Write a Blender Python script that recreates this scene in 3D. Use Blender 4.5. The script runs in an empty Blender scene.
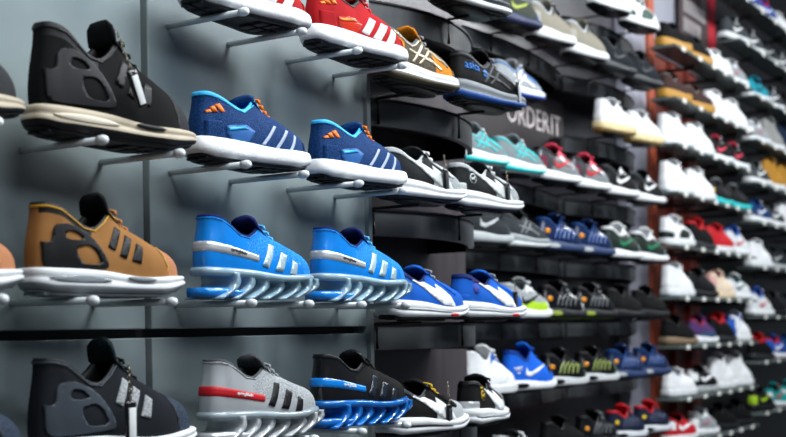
import bpy, bmesh, math, random
from mathutils import Vector, Matrix
from mathutils.bvhtree import BVHTree
random.seed(7)
SC = bpy.context.scene
COL = SC.collection
EYE = 1.20            # camera height, metres

# ------------------------------------------------------------------ materials
def lin(c):
    c = c.lstrip('#'); v = [int(c[i:i+2], 16)/255 for i in (0, 2, 4)]
    return tuple((x/12.92 if x <= .04045 else ((x+.055)/1.055)**2.4) for x in v) + (1,)
_M = {}
def M(col, kind='smooth', second=None):
    key = (col, kind, second)
    if key in _M: return _M[key]
    m = bpy.data.materials.new('%s_%s' % (kind, col.strip('#'))); m.use_nodes = True
    nt = m.node_tree; N = nt.nodes; L = nt.links
    b = N['Principled BSDF']; tc = N.new('ShaderNodeTexCoord')
    rough, metal, coat, sheen, bump, bs = {
        'smooth': (.5, 0, 0, 0, .10, 180), 'mesh': (.72, 0, 0, .15, .6, 420), 'gloss': (.22, 0, .5, 0, .08, 60),
        'suede': (.85, 0, 0, .3, .25, 700), 'rubber': (.5, 0, 0, 0, .12, 160), 'foam': (.6, 0, 0, 0, .5, 260),
        'metal': (.3, .9, 0, 0, .04, 90), 'lace': (.8, 0, 0, .1, .5, 900), 'patent': (.12, 0, .8, 0, .05, 40),
        'clear': (.15, 0, .3, 0, .02, 40), 'silver': (.28, .35, .4, 0, .06, 90), 'lines': (.65, 0, 0, .1, .5, 300)}[kind]
    b.inputs['Roughness'].default_value = rough; b.inputs['Metallic'].default_value = metal
    b.inputs['Coat Weight'].default_value = coat; b.inputs['Coat Roughness'].default_value = .12
    b.inputs['Specular IOR Level'].default_value = .16 if kind in ('mesh', 'suede', 'lines', 'lace', 'foam') else (.28 if kind in ('smooth', 'rubber') else .5)
    if kind == 'clear':
        b.inputs['Transmission Weight'].default_value = .45; b.inputs['IOR'].default_value = 1.4
    c1 = lin(col); c2 = lin(second) if second else tuple(x*.78 for x in c1[:3]) + (1,)
    mix = N.new('ShaderNodeMix'); mix.data_type = 'RGBA'
    mix.inputs['A'].default_value = c1; mix.inputs['B'].default_value = c2
    if kind == 'mesh':
        t = N.new('ShaderNodeTexVoronoi'); t.inputs['Scale'].default_value = bs; out = t.outputs['Distance']
        r = N.new('ShaderNodeMapRange'); r.inputs['From Min'].default_value = .25; r.inputs['From Max'].default_value = .55
        L.new(out, r.inputs['Value']); fac = r.outputs['Result']; bh = out
    elif kind == 'lines':
        t = N.new('ShaderNodeTexWave'); t.inputs['Scale'].default_value = bs/2.2; t.bands_direction = 'DIAGONAL'
        fac = t.outputs['Fac']; bh = fac; out = None
    else:
        t = N.new('ShaderNodeTexNoise'); t.inputs['Scale'].default_value = bs; t.inputs['Detail'].default_value = 3
        out = t.outputs['Fac']; bh = out
        n2 = N.new('ShaderNodeTexNoise'); n2.inputs['Scale'].default_value = 22; n2.inputs['Detail'].default_value = 4
        L.new(tc.outputs['Object'], n2.inputs['Vector'])
        r = N.new('ShaderNodeMapRange'); r.inputs['From Min'].default_value = .42; r.inputs['From Max'].default_value = .85
        L.new(n2.outputs['Fac'], r.inputs['Value']); fac = r.outputs['Result']
    L.new(tc.outputs['Object'], t.inputs['Vector'])
    L.new(fac, mix.inputs['Factor']); L.new(mix.outputs['Result'], b.inputs['Base Color'])
    bn = N.new('ShaderNodeBump'); bn.inputs['Strength'].default_value = bump; bn.inputs['Distance'].default_value = .0012
    L.new(bh, bn.inputs['Height']); L.new(bn.outputs['Normal'], b.inputs['Normal'])
    _M[key] = m; return m

def surf(name, c1, c2, rough, scale=(1, 1, 1), bump=.05, nscale=4, metal=0, coat=0, detail=5):
    m = bpy.data.materials.new(name); m.use_nodes = True; nt = m.node_tree; N = nt.nodes; L = nt.links
    b = N['Principled BSDF']; tc = N.new('ShaderNodeTexCoord'); mp = N.new('ShaderNodeMapping'); mp.inputs['Scale'].default_value = scale
    t = N.new('ShaderNodeTexNoise'); t.inputs['Scale'].default_value = nscale; t.inputs['Detail'].default_value = detail
    mix = N.new('ShaderNodeMix'); mix.data_type = 'RGBA'; mix.inputs['A'].default_value = lin(c1); mix.inputs['B'].default_value = lin(c2)
    r = N.new('ShaderNodeMapRange'); r.inputs['From Min'].default_value = .35; r.inputs['From Max'].default_value = .65
    L.new(tc.outputs['Object'], mp.inputs['Vector']); L.new(mp.outputs['Vector'], t.inputs['Vector'])
    L.new(t.outputs['Fac'], r.inputs['Value']); L.new(r.outputs['Result'], mix.inputs['Factor']); L.new(mix.outputs['Result'], b.inputs['Base Color'])
    b.inputs['Roughness'].default_value = rough; b.inputs['Metallic'].default_value = metal; b.inputs['Coat Weight'].default_value = coat
    bn = N.new('ShaderNodeBump'); bn.inputs['Strength'].default_value = bump; bn.inputs['Distance'].default_value = .01
    L.new(t.outputs['Fac'], bn.inputs['Height']); L.new(bn.outputs['Normal'], b.inputs['Normal'])
    return m

# ------------------------------------------------------------------ object helpers
def link_mesh(name, bm, mats, parent=None, smooth=True, loc=None):
    bmesh.ops.recalc_face_normals(bm, faces=bm.faces)
    me = bpy.data.meshes.new(name); bm.to_mesh(me); bm.free()
    if not isinstance(mats, (list, tuple)): mats = [mats]
    for m in mats: me.materials.append(m)
    if smooth:
        for p in me.polygons: p.use_smooth = True
    o = bpy.data.objects.new(name, me); COL.objects.link(o)
    if parent: o.parent = parent
    if loc: o.location = loc
    return o
def empty(name, loc=(0, 0, 0), rz=0, label=None, cat=None, group=None):
    o = bpy.data.objects.new(name, None); o.empty_display_size = .05; COL.objects.link(o)
    o.location = loc; o.rotation_euler = (0, 0, rz); tag(o, label, cat, group); return o
def tag(o, label=None, cat=None, group=None, kind=None):
    if label: o['label'] = label
    if cat: o['category'] = cat
    if group: o['group'] = group
    if kind: o['kind'] = kind
    return o
def dup(root, loc=None, rz=None):
    c = root.copy(); COL.objects.link(c)
    for ch in root.children:
        d = ch.copy(); COL.objects.link(d); d.parent = c
        for g in ch.children:
            e = g.copy(); COL.objects.link(e); e.parent = d
    if loc is not None: c.location = loc
    if rz is not None: c.rotation_euler = (0, 0, rz)
    return c
def box(bm, x0, x1, y0, y1, z0, z1, bev=0):
    r = bmesh.ops.create_cube(bm, size=1)
    for v in r['verts']:
        v.co = Vector(((x0+x1)/2+v.co.x*(x1-x0), (y0+y1)/2+v.co.y*(y1-y0), (z0+z1)/2+v.co.z*(z1-z0)))
    if bev:
        es = list({e for v in r['verts'] for e in v.link_edges})
        bmesh.ops.bevel(bm, geom=es, offset=bev, segments=2, affect='EDGES', profile=.5)
def tube(bm, pts, r, n=8, flat=1.0, cap=True):
    pts = [Vector(p) for p in pts]; rings = []
    for i, p in enumerate(pts):
        d = (pts[min(i+1, len(pts)-1)]-pts[max(i-1, 0)]).normalized()
        a = d.cross(Vector((0, 0, 1))); a = a.normalized() if a.length > 1e-4 else Vector((1, 0, 0)); b = d.cross(a).normalized()
        rr = r[i] if isinstance(r, (list, tuple)) else r
        rings.append([bm.verts.new(p+a*math.cos(2*math.pi*k/n)*rr+b*math.sin(2*math.pi*k/n)*rr*flat) for k in range(n)])
    for A, B in zip(rings, rings[1:]):
        for k in range(n): bm.faces.new((A[k], A[(k+1) % n], B[(k+1) % n], B[k]))
    if cap: bm.faces.new(rings[0]); bm.faces.new(rings[-1])

# ------------------------------------------------------------------ maths for shoes
def ip(keys, x):
    if x <= keys[0][0]: return keys[0][1]
    if x >= keys[-1][0]: return keys[-1][1]
    for i in range(len(keys)-1):
        x0, y0 = keys[i]; x1, y1 = keys[i+1]
        if x <= x1:
            def sl(j):
                if j <= 0 or j >= len(keys)-1:
                    return (keys[min(j+1, len(keys)-1)][1]-keys[max(j-1, 0)][1])/(keys[min(j+1, len(keys)-1)][0]-keys[max(j-1, 0)][0])
                return (keys[j+1][1]-keys[j-1][1])/(keys[j+1][0]-keys[j-1][0])
            h = x1-x0; t = (x-x0)/h; a, b = sl(i)*h, sl(i+1)*h
            return (2*t**3-3*t*t+1)*y0+(t**3-2*t*t+t)*a+(-2*t**3+3*t*t)*y1+(t**3-t*t)*b
def ss(a, b, x):
    t = max(0, min(1, (x-a)/(b-a))); return t*t*(3-2*t)
DEF = dict(L=.29, W=1.0, hc=.098, dip=.078, ez=.103, tz=.060, tt=.135, tx=.39, heel=.034, mid=.029, fore=.022, toe=.034,
           spring=.014, flare=.004, toebox=.034, osc=(1, 1), lo=.004, collar=1.0, n=36, K=12, prof=None, tread=1)

class Form:
    """shape of one shoe: heel at x=0, toe at x=L, ground at z=0, outer side at -y"""
    def __init__(s, **k):
        s.__dict__.update(DEF); s.__dict__.update(k)
    def hw(s, u): return s.W*ip([(0, .036), (.3, .037), (.5, .041), (.72, .051), (.88, .047), (1, .042)], u)
    def out(s, a, off=0):
        u = .5-.5*math.cos(a); si = max(0, math.sin(a))**.56
        x = s.L*u; y = s.hw(u)*si
        if off:
            x += -off*math.cos(a); y += off*min(1, si*1.2)
        return u, x, y
    def zt(s, u): return ip([(0, s.heel), (.35, s.mid+.001), (.6, s.fore+.002), (.85, s.fore+.005), (1, s.toe)], u)
    def zb(s, u): return s.spring*ss(.68, 1.0, u)**1.3+.005*(1-ss(0, .10, u))
    def cy(s, u): return -.006*ss(.35, .8, u)
    def ring(s, off, zf, n=None):
        n = n or s.n; P = []
        for i in range(2*n):
            sg = -1 if i <= n else 1; j = i if i <= n else 2*n-i
            a = math.pi*j/n; u, x, y = s.out(a, off(u0(a)) if callable(off) else off)
            P.append(Vector((x, sg*y+s.cy(u), zf(u))))
        return P
    def up(s, t, v, side):
        """upper surface. t 0 heel..1 toe index, v 0 sole..1 collar"""
        a = math.pi*t; u, x, y = s.out(a, -.003)
        z0 = s.zt(u)-.004; P0 = Vector((x, y, z0)); P1 = s.rim(t)
        h = P1.z-z0; d = Vector((P0.x-P1.x, P0.y-P1.y, 0)); dist = d.length
        d = d.normalized() if dist > 1e-4 else Vector((-math.cos(a), math.sin(a), 0))
        o = Vector((-math.cos(a), math.sin(a)*1.0, 0)).normalized()
        fr = ss(.42, .72, u); tb = s.toebox
        B1 = P0+Vector((0, 0, (1-fr)*h*.42+fr*tb))+o*(.006*(1-fr)+.003*fr)
        B2 = P1+(d*dist*.55+Vector((0, 0, .003)))*fr+(o*.003*(1 if u > .12 else -.6)+Vector((0, 0, -h*.30)))*(1-fr)
        w = 1-v; p = P0*w**3+B1*3*w*w*v+B2*3*w*v*v+P1*v**3
        return Vector((p.x, side*p.y+s.cy(p.x/s.L), p.z))
    def rim(s, t):
        a = math.pi*t; u = .5-.5*math.cos(a); si = max(0, math.sin(a))
        x = s.L*ip([(0, .035), (.08, .09), (.2, .21), (.33, .355), (.45, .46), (.7, .60), (.9, .70), (1, .73)], u)
        yy = ip([(0, .026), (.15, .031), (.3, .031), (.42, .025), (.6, .017), (1, .012)], u)*s.W*si**.6
        z = ip([(0, s.hc), (.06, s.hc*1.0), (.14, s.hc*.955), (.24, s.dip+.004), (.31, s.dip), (.40, s.dip+(s.ez-s.dip)*.55), (.46, s.ez), (.6, s.tz+(s.ez-s.tz)*.66), (.8, s.tz+(s.ez-s.tz)*.25), (1, s.tz)], u)
        return Vector((x, yy, z))
    def slot(s, q):
        """lacing slot edge, q 0 = top of eyestay, 1 = front"""
        u = .46+q*.5; t = math.acos(1-2*u)/math.pi
        r = s.rim(t); return r
def u0(a): return .5-.5*math.cos(a)

def loft(bm, rings, closed=True, mi=None, cap0=False, cap1=False):
    V = [[bm.verts.new(p) for p in r] for r in rings]; n = len(rings[0])
    for k, (A, B) in enumerate(zip(V, V[1:])):
        for i in range(n if closed else n-1):
            f = bm.faces.new((A[i], A[(i+1) % n], B[(i+1) % n], B[i]))
            if mi: f.material_index = mi(i, k)
    for c, r in ((cap0, V[0]), (cap1, V[-1])):
        if c:
            m = n//2
            for i in range(m):
                a, b2, c2, d = r[i], r[i+1], r[(n-i-1) % n], r[(n-i) % n]
                q = []
                for w in (a, b2, c2, d):
                    if w not in q: q.append(w)
                if len(q) > 2:
                    try:
                        f = bm.faces.new(q)
                        if mi: f.material_index = mi(i, -1)
                    except ValueError: pass
    return V
def shift(bm, F):
    for v in bm.verts: v.co.x -= F.L/2

def poly_bm(pts, step=.007):
    bm = bmesh.new(); vs = [bm.verts.new((p[0], 0, p[1])) for p in pts]
    bm.faces.new(vs); cut(bm, step); return bm
def cut(bm, step):
    bmesh.ops.triangulate(bm, faces=bm.faces[:])
    xs = [v.co.x for v in bm.verts]; zs = [v.co.z for v in bm.verts]
    x = math.floor(min(xs)/step)*step+step
    while x < max(xs):
        bmesh.ops.bisect_plane(bm, geom=bm.verts[:]+bm.edges[:]+bm.faces[:], plane_co=(x, 0, 0), plane_no=(1, 0, 0)); x += step
    z = math.floor(min(zs)/step)*step+step
    while z < max(zs):
        bmesh.ops.bisect_plane(bm, geom=bm.verts[:]+bm.edges[:]+bm.faces[:], plane_co=(0, 0, z), plane_no=(0, 0, 1)); z += step
def text_bm(txt, size, x, z, rot=0):
    cu = bpy.data.curves.new('t', 'FONT'); cu.body = txt; cu.size = size; cu.resolution_u = 2; cu.align_x = 'CENTER'; cu.align_y = 'CENTER'
    o = bpy.data.objects.new('t', cu); COL.objects.link(o); dg = bpy.context.evaluated_depsgraph_get(); dg.update()
    me = bpy.data.meshes.new_from_object(o.evaluated_get(dg)); bpy.data.objects.remove(o)
    bm = bmesh.new(); bm.from_mesh(me); bpy.data.meshes.remove(me); c, s_ = math.cos(rot), math.sin(rot)
    for v in bm.verts:
        a, b = v.co.x, v.co.y; v.co = Vector((x+a*c-b*s_, 0, z+a*s_+b*c))
    return bm
def multi_bm(loops, step=.005):
    cu = bpy.data.curves.new('t', 'CURVE'); cu.dimensions = '2D'; cu.fill_mode = 'BOTH'
    for l in loops:
        sp = cu.splines.new('POLY'); sp.points.add(len(l)-1); sp.use_cyclic_u = True
        for i, (a, b) in enumerate(l): sp.points[i].co = (a, b, 0, 1)
    o = bpy.data.objects.new('t', cu); COL.objects.link(o); dg = bpy.context.evaluated_depsgraph_get(); dg.update()
    me = bpy.data.meshes.new_from_object(o.evaluated_get(dg)); bpy.data.objects.remove(o)
    bm = bmesh.new(); bm.from_mesh(me); bpy.data.meshes.remove(me); bmesh.ops.remove_doubles(bm, verts=bm.verts, dist=1e-6)
    for v in bm.verts: v.co = Vector((v.co.x, 0, v.co.y))
    cut(bm, step); return bm
def rnd(pts, n=2):
    """round the corners of an outline"""
    for _ in range(n):
        o = []
        for i in range(len(pts)):
            a, b = pts[i], pts[(i+1) % len(pts)]
            o.append((a[0]*.8+b[0]*.2, a[1]*.8+b[1]*.2)); o.append((a[0]*.2+b[0]*.8, a[1]*.2+b[1]*.8))
        pts = o
    return pts
def press(bm, bvh, th=.0012, side=-1, lift=0):
    """lay a flat x-z sheet onto the shoe's side"""
    top = {}
    for v in bm.verts:
        o = Vector((v.co.x, side*.25, v.co.z)); h, n, i, d = bvh.ray_cast(o, Vector((0, -side, 0)), .26)
        if h is None: h, n, i, d = bvh.find_nearest(Vector((v.co.x, side*.03, v.co.z)))
        if n.y*side < 0: n = -n
        top[v] = (h.copy(), n.copy())
    for v, (h, n) in top.items(): v.co = h+n*(th+lift)
    bed = [e for e in bm.edges if e.is_boundary]
    r = bmesh.ops.extrude_edge_only(bm, edges=bed)
    nv = [g for g in r['geom'] if isinstance(g, bmesh.types.BMVert)]
    for v in nv:
        h, n, i, d = bvh.find_nearest(v.co); v.co = v.co+(h-v.co)*1.3 if (h-v.co).length < .006 else v.co+Vector((0, -side*.002, 0))
    return bm

# ------------------------------------------------------------------ the shoe
def make_shoe(F, C, overlays=(), bands=(), kind='sneaker', zone=None, zmats=(), mzone=None, mzmats=(), blades=None, lacecfg=(6, .0022), window=None):
    """C: colours upper/lining/tongue/lace/mid/out -> materials"""
    root = empty(kind); S = F.n
    # upper shell
    bm = bmesh.new(); rings = []
    for k in range(F.K+1):
        v = k/F.K; r = []
        for i in range(2*S):
            sd = -1 if i <= S else 1; j = i if i <= S else 2*S-i
            r.append(F.up(j/S, v, sd))
        rings.append(r)
    def mi(i, k):
        if not zone: return 0
        sd = -1 if i < S else 1; j = i if i < S else 2*S-1-i
        p = rings[max(k, 0)][i]; return zone(p.x/F.L, p.z, (k+.5)/F.K, sd, (j+.5)/S)
    loft(bm, rings, mi=mi)
    bmesh.ops.recalc_face_normals(bm, faces=bm.faces); bvh = BVHTree.FromBMesh(bm)
    shift(bm, F); link_mesh('upper', bm, [C['upper']]+list(zmats), root)
    # collar lining and insole
    bm = bmesh.new(); R = []
    def rimring(ins, dz, insole=None, sc=1):
        r = []
        for i in range(2*S):
            sd = -1 if i <= S else 1; j = i if i <= S else 2*S-i
            p = F.rim(j/S); ax = Vector((min(max(p.x, .13*F.L), .60*F.L), 0, p.z)); d = ax-p; d.z = 0
            l = d.length; d = d/l if l > 1e-5 else Vector((0, 0, 0)); q = p+d*(ins*F.L/.29 if ins < l*.7 else l*.7)
            z = q.z+dz if insole is None else insole
            if insole is not None and sc != 1: q = ax+(q-ax)*sc
            r.append(Vector((q.x, sd*q.y+F.cy(q.x/F.L), z)))
        return r
    c = F.collar
    rr = [rimring(.0006, -.003), rimring(.0002, .0012), rimring(.0020, .0040*c), rimring(.0052*c, .0034*c), rimring(.0075*c, -.001), rimring(.008*c, -.010),
          rimring(.006, -.022), rimring(.005, 0, insole=F.mid+.006), rimring(.005, 0, insole=F.mid+.005, sc=.3)]
    loft(bm, rr, cap1=True); shift(bm, F); link_mesh('collar_lining', bm, C['lining'], root)
    # tongue
    bm = bmesh.new(); rings = []; ns = 12
    for k in range(ns+1):
        q = k/ns
        if q < .62:
            e = F.slot(1-q/.62); p = Vector((e.x+(.004 if q < .1 else 0), 0, e.z-.0015+.004*math.sin(q*3))); w = e.y+.004
        else:
            e = F.slot(0); w = e.y+.004+.003*(q-.62)/.38; g = (q-.62)/.38
            p = Vector((e.x*(1-g)+F.L*F.tx*g, 0, e.z+(F.tt-e.z)*g-.0015))
            w *= (1-.28*g*g) if g < .95 else .52
        th = .0034+.0042*ss(.5, .8, q)
        if k == ns: th *= .5
        r = []
        nrm = Vector((.35, 0, 1)).normalized() if q < .62 else Vector((.85, 0, .5)).normalized()
        for m in range(14):
            an = 2*math.pi*m/14; yy = math.cos(an)*w; r.append(p+nrm*(math.sin(an)*th-(yy/w)**2*.007)+Vector((0, yy+F.cy(p.x/F.L), 0)))
        rings.append(r)
    loft(bm, rings); 
    for r_ in (bm.verts[:14], bm.verts[-14:]):
        bm.faces.new(r_)
    shift(bm, F); link_mesh('tongue', bm, C['tongue'], root)
    # laces
    bm = bmesh.new(); nl, lr = lacecfg
    def eye(q, sd, out=.006):
        e = F.slot(q); return Vector((e.x+.002, sd*(e.y+out)+F.cy(e.x/F.L), e.z+.0012-out*.25))
    for k in range(nl):
        q = .04+.90*k/max(1, nl-1)
        a, b = eye(q, -1), eye(q, 1); m = (a+b)/2+Vector((0.001, 0, .0065)); 
        tube(bm, [a-Vector((0, 0, .003)), a+Vector((0, .001, .0022)), a*.6+m*.4+Vector((0, 0, .002)), m, b*.6+m*.4+Vector((0, 0, .002)), b+Vector((0, -.001, .0022)), b-Vector((0, 0, .003))], lr, 6, .8)
        if k < nl-1:
            q2 = .04+.90*(k+1)/(nl-1)
            for sd in (-1, 1):
                a, b = eye(q, sd, .004), eye(q2, -sd, .004); m = (a+b)/2+Vector((0, 0, .007))
                tube(bm, [a, a*.6+m*.4+Vector((0, 0, .002)), m, b*.6+m*.4+Vector((0, 0, .002)), b], lr*.9, 6, .7)
    if nl: shift(bm, F); link_mesh('laces', bm, C['lace'], root)
    else: bm.free()
    # midsole and outsole
    if not blades:
        fl = F.flare; lo = F.lo
        prof = F.prof or [(.2, 0), (1.0, .06), (1.25, .35), (.9, .62), (1.0, .85), (.6, .98)]
        bm = bmesh.new(); rings = []
        for o_, f_ in prof:
            rings.append(F.ring(fl*o_, lambda u, f_=f_: F.zb(u)+lo+(F.zt(u)-F.zb(u)-lo)*f_))
        rings.append(F.ring(-.004, lambda u: F.zt(u)-.0005)); rings.append(F.ring(-.012, lambda u: F.zt(u)-.004))
        np_ = len(prof)
        def mi2(i, k):
            if not mzone: return 0
            sd = -1 if i < S else 1; j = i if i < S else 2*S-1-i
            return mzone(u0(math.pi*(j+.5)/S), (k+.5)/np_, sd)
        loft(bm, rings, mi=mi2, cap0=True, cap1=True); shift(bm, F); link_mesh('midsole', bm, [C['mid']]+list(mzmats), root)
        bm = bmesh.new()
        loft(bm, [F.ring(-.001, lambda u: F.zb(u)+lo+.0005), F.ring(.0005, lambda u: F.zb(u)+lo*.6), F.ring(-.002, lambda u: F.zb(u)),
                  F.ring(-.012, lambda u: F.zb(u)), F.ring(-.014, lambda u: F.zb(u)+.002*(1 if .3 < u < .9 else 0)+.0005)], cap1=True, cap0=True)
        if F.tread:
            for k in range(11):
                u = .06+.085*k
                if .36 < u < .52: continue
                w = F.hw(u)*.62
                for sd in (-1, 1):
                    cx, cyy = u*F.L, sd*w*.52+F.cy(u)
                    box(bm, cx-.008, cx+.008, cyy-w*.42, cyy+w*.42, F.zb(u)-.001, F.zb(u)+.003, .0012)
        shift(bm, F); link_mesh('outsole', bm, C['out'], root)
        if window:
            for (ua, ub, fa, fb, mt, nm) in window:
                bm = bmesh.new(); nn = 10; R2 = []
                for g in range(nn+1):
                    u = ua+(ub-ua)*g/nn; a = math.acos(1-2*u); zz0, zz1 = F.zb(u)+lo, F.zt(u); x_, y_ = F.out(a, fl*1.25)[1:]
                    e = math.sin(math.pi*g/nn)**.35 if 0 < g < nn else .15; zm = zz0+(zz1-zz0)*(fa+fb)/2; hh = (zz1-zz0)*(fb-fa)/2*e
                    R2.append([Vector((x_, -y_+F.cy(u)-dy, zm+dz*hh)) for dy, dz in ((-.003, -1), (.0005, -1), (.0015, -.6), (.0018, 0), (.0015, .6), (.0005, 1), (-.003, 1))])
                loft(bm, R2, closed=True); shift(bm, F); link_mesh(nm, bm, mt, root)
    else:
        bm = bmesh.new()
        top = [F.ring(.001, lambda u: F.zt(u)-.012*(1-.3*u)), F.ring(.003, lambda u: F.zt(u)-.005), F.ring(.001, lambda u: F.zt(u)), F.ring(-.006, lambda u: F.zt(u)+.001)]
        loft(bm, top, cap0=True, cap1=True); shift(bm, F); link_mesh('midsole', bm, C['mid'], root)
        # heel wedge
        bm = bmesh.new(); R2 = []
        for g in range(9):
            u = .0+.27*g/8; a = math.acos(1-2*max(u, .004)); y_ = F.out(a, .002)[2]; x_ = u*F.L-.003*(g == 0)
            z0 = .003+.006*ss(.15, .27, u); z1 = .017-.004*ss(.1, .27, u); y_ = max(y_, .02)
            R2.append([Vector((x_, -y_*.94, z0)), Vector((x_, -y_, (z0+z1)/2)), Vector((x_, -y_*.94, z1)), Vector((x_, y_*.94, z1)), Vector((x_, y_, (z0+z1)/2)), Vector((x_, y_*.94, z0))])
        loft(bm, R2); bm.faces.new(bm.verts[:6]); bm.faces.new(bm.verts[-6:])
        shift(bm, F); link_mesh('heel_pad', bm, blades[1], root)
        nb = 7
        for k in range(nb):
            u = .16+.80*k/(nb-1)*.98; w = F.hw(min(u, 1))*(1 if u < .9 else .84); zt = F.zt(u)-.006; zb = F.zb(u)*.9
            x = u*F.L; bm = bmesh.new(); P = []
            H = zt-zb
            for g in range(9):
                q = g/8; cx = x+.012-.034*q+.020*math.sin(math.pi*q)*1.0; z = zt-H*q; P.append((cx-.006, z))
            prof = [(cx-.0050, z) for cx, z in P]+[(cx+.0055+.005*(i2 == 0), z) for i2, (cx, z) in reversed(list(enumerate(P)))]
            R2 = []
            for m in range(5):
                yy = -w+2*w*m/4; sc = .0015*abs(m-2)
                R2.append([Vector((px_, yy, pz)) for px_, pz in prof])
            loft(bm, R2); np2 = len(prof); bm.faces.new(bm.verts[:np2]); bm.faces.new(bm.verts[-np2:])
            shift(bm, F); link_mesh('sole_blade', bm, blades[0], root)
    # applied pieces on the visible side
    for nm, mt, what, th, sides in overlays:
        for sd in sides:
            if isinstance(what, tuple) and what and what[0] == 'text':
                if sd == 1: continue
                b = text_bm(*what[1:]); 
            elif isinstance(what, tuple) and what[0] == 'holes': b = multi_bm(what[1])
            else: b = poly_bm(what)
            for v in b.verts: v.co.x *= F.osc[0]; v.co.z *= F.osc[1]
            b = press(b, bvh, th, sd); shift(b, F); link_mesh(nm, b, mt, root)
    # bands that wrap the upper (t along outline, v up)
    for nm, mt, ta, tb, va, vb, th in bands:
        bm = bmesh.new(); rings = []; nn = 22
        for g in range(nn+1):
            t = ta+(tb-ta)*g/nn; sd = -1 if t >= 0 else 1; t_ = min(1, abs(t)); row = []
            v0 = va(t_) if callable(va) else va; v1 = vb(t_) if callable(vb) else vb
            for m in range(6):
                v = v0+(v1-v0)*m/5; p = F.up(t_, v, sd)
                e = .02; dt = F.up(min(1, t_+e), v, sd)-F.up(max(0, t_-e), v, sd); dv = F.up(t_, min(1, v+e), sd)-F.up(t_, max(0, v-e), sd)
                n = dt.cross(dv).normalized()
                if t_ < .01: n = Vector((-1, 0, 0))
                if n.dot(p-Vector((F.L*.5, 0, .03))) < 0: n = -n
                row.append(p+n*(th if 0 < m < 5 else -.0006))
            rings.append(row)
        loft(bm, rings, closed=False); shift(bm, F); link_mesh(nm, bm, mt, root)
    return root

def crop(s, x0, x1, F, base, sc):
    """side outline measured as 'x,y x,y': x between heel x0 and toe x1, y down from the ground line"""
    o = []
    for p in s.split():
        a, b = p.split(','); a, b = float(a), float(b); bb = base(a) if callable(base) else base
        o.append(((a-x0)/(x1-x0)*F.L, (bb-b)/sc))
    return o

# ------------------------------------------------------------------ shoe models
V_ONE = (-1,)
def cols(u, li, to, la, mi, ou): return dict(upper=u, lining=li, tongue=to, lace=la, mid=mi, out=ou)

def cage_runner(up, trim, cage, stripe, toe, mid, out, lining, tongue, lace, grey, hs=1.0, L=.254):
    F = Form(L=L, W=.95, hc=.115*hs, dip=.086*hs, ez=.112*hs, tz=.066*hs, tt=.140*hs, tx=.44, heel=.036, mid=.033, fore=.025, toe=.032, spring=.012, toebox=.032*hs, n=44, K=14, flare=.005,
             prof=[(.0, 0), (.8, .05), (1.3, .3), (1.25, .5), (.75, .58), (1.0, .66), (1.1, .85), (.6, .98)])
    cr = lambda s: [(max(.028*L, a), b) for a, b in crop(s, 103, 612, F, lambda x: 413+(x-103)*.035, 2180/hs)]
    outer = rnd(cr('86,262 104,266 140,268 146,232 154,218 186,215 206,224 236,236 268,262 296,302 312,341 250,343 200,343 86,341'), 2)
    h1 = rnd(cr('186,232 214,240 234,258 206,262 180,258 174,248'), 1); h2 = rnd(cr('206,280 246,272 270,290 288,330 226,328 208,300'), 1)
    ov = [('cage', cage, ('holes', [outer, h1, h2]), .0024, V_ONE)]
    for q in ('346,220 364,232 332,290 312,278', '378,244 395,257 366,314 346,303', '408,268 424,281 411,328 384,318'):
        ov.append(('stripe', stripe, cr(q), .0016, V_ONE))
    bands = [('topline_trim', trim, -.52, .52, .945, 1.0, .0012), ('toe_seam', trim, .715, .73, 0, .97, .0012)]
    zone = lambda x, z, v, sd, t: 1 if t > .722 else (2 if (.05 < t < .36 and v > .88) else 0)
    w = [(.06, .40, .40, .72, grey, 'sole_inlay'), (.50, .66, .66, .96, out, 'sole_wedge')]
    return make_shoe(F, cols(up, lining, tongue, lace, mid, out), ov, bands, 'sneaker', zone, (toe, lining), window=w,
                     mzone=lambda u, f, sd: 1 if (f < .22) else 0, mzmats=(out,))

def foam_runner(up, lining, lace, stripe, badge, logo, mid, out, thin=True):
    F = Form(L=.252 if thin else .268, W=.95, hc=.098, dip=.079, ez=.101, tz=.064, tt=.114, tx=.47, heel=.034, mid=.031, fore=.027, toe=.036, spring=.010, toebox=.030, n=44, K=14, flare=.005,
             prof=[(-.4, 0), (.9, .1), (1.35, .35), (1.3, .6), (.9, .9), (.5, 1.0)])
    base = lambda x: 455+.11*(x-75); cr = lambda s: [(max(.03*F.L, a), b) for a, b in crop(s, 75, 397, F, base, 2080)]
    ov = []
    sp = ('262,340 268,343 232,404 224,402', '292,352 298,356 264,418 256,416', '320,366 326,371 298,430 290,428') if thin else \
         ('238,330 256,340 226,398 204,390', '272,344 290,354 262,412 240,404', '304,360 322,372 298,426 276,420')
    for q in sp: ov.append(('stripe', stripe, cr(q), .0013, V_ONE))
    ov += [('heel_badge', badge, cr('130,350 182,344 206,364 188,396 152,400 132,376'), .0018, V_ONE),
           ('badge_inset', lining if thin else logo, cr('132,356 176,351 186,358 136,364'), .0028, V_ONE)]
    for q in ('88,306 97,302 100,311 90,312', '97,295 107,291 112,310 103,311', '107,287 117,283 128,308 118,310'):
        ov.append(('logo', logo, cr(q), .0012, V_ONE))
    ov.append(('heel_counter', up, cr('84,336 118,338 128,402 124,424 86,420'), .0016, V_ONE))
    bands = [('topline_trim', lining, -.6, .6, .955, 1.0, .0010), ('toe_guard', up, .80, 1.2 if False else .999, .0, .30, .0014)]
    return make_shoe(F, cols(up, lining, up, lace, mid, out), ov, bands, 'sneaker', lacecfg=(7, .0026))

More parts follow.
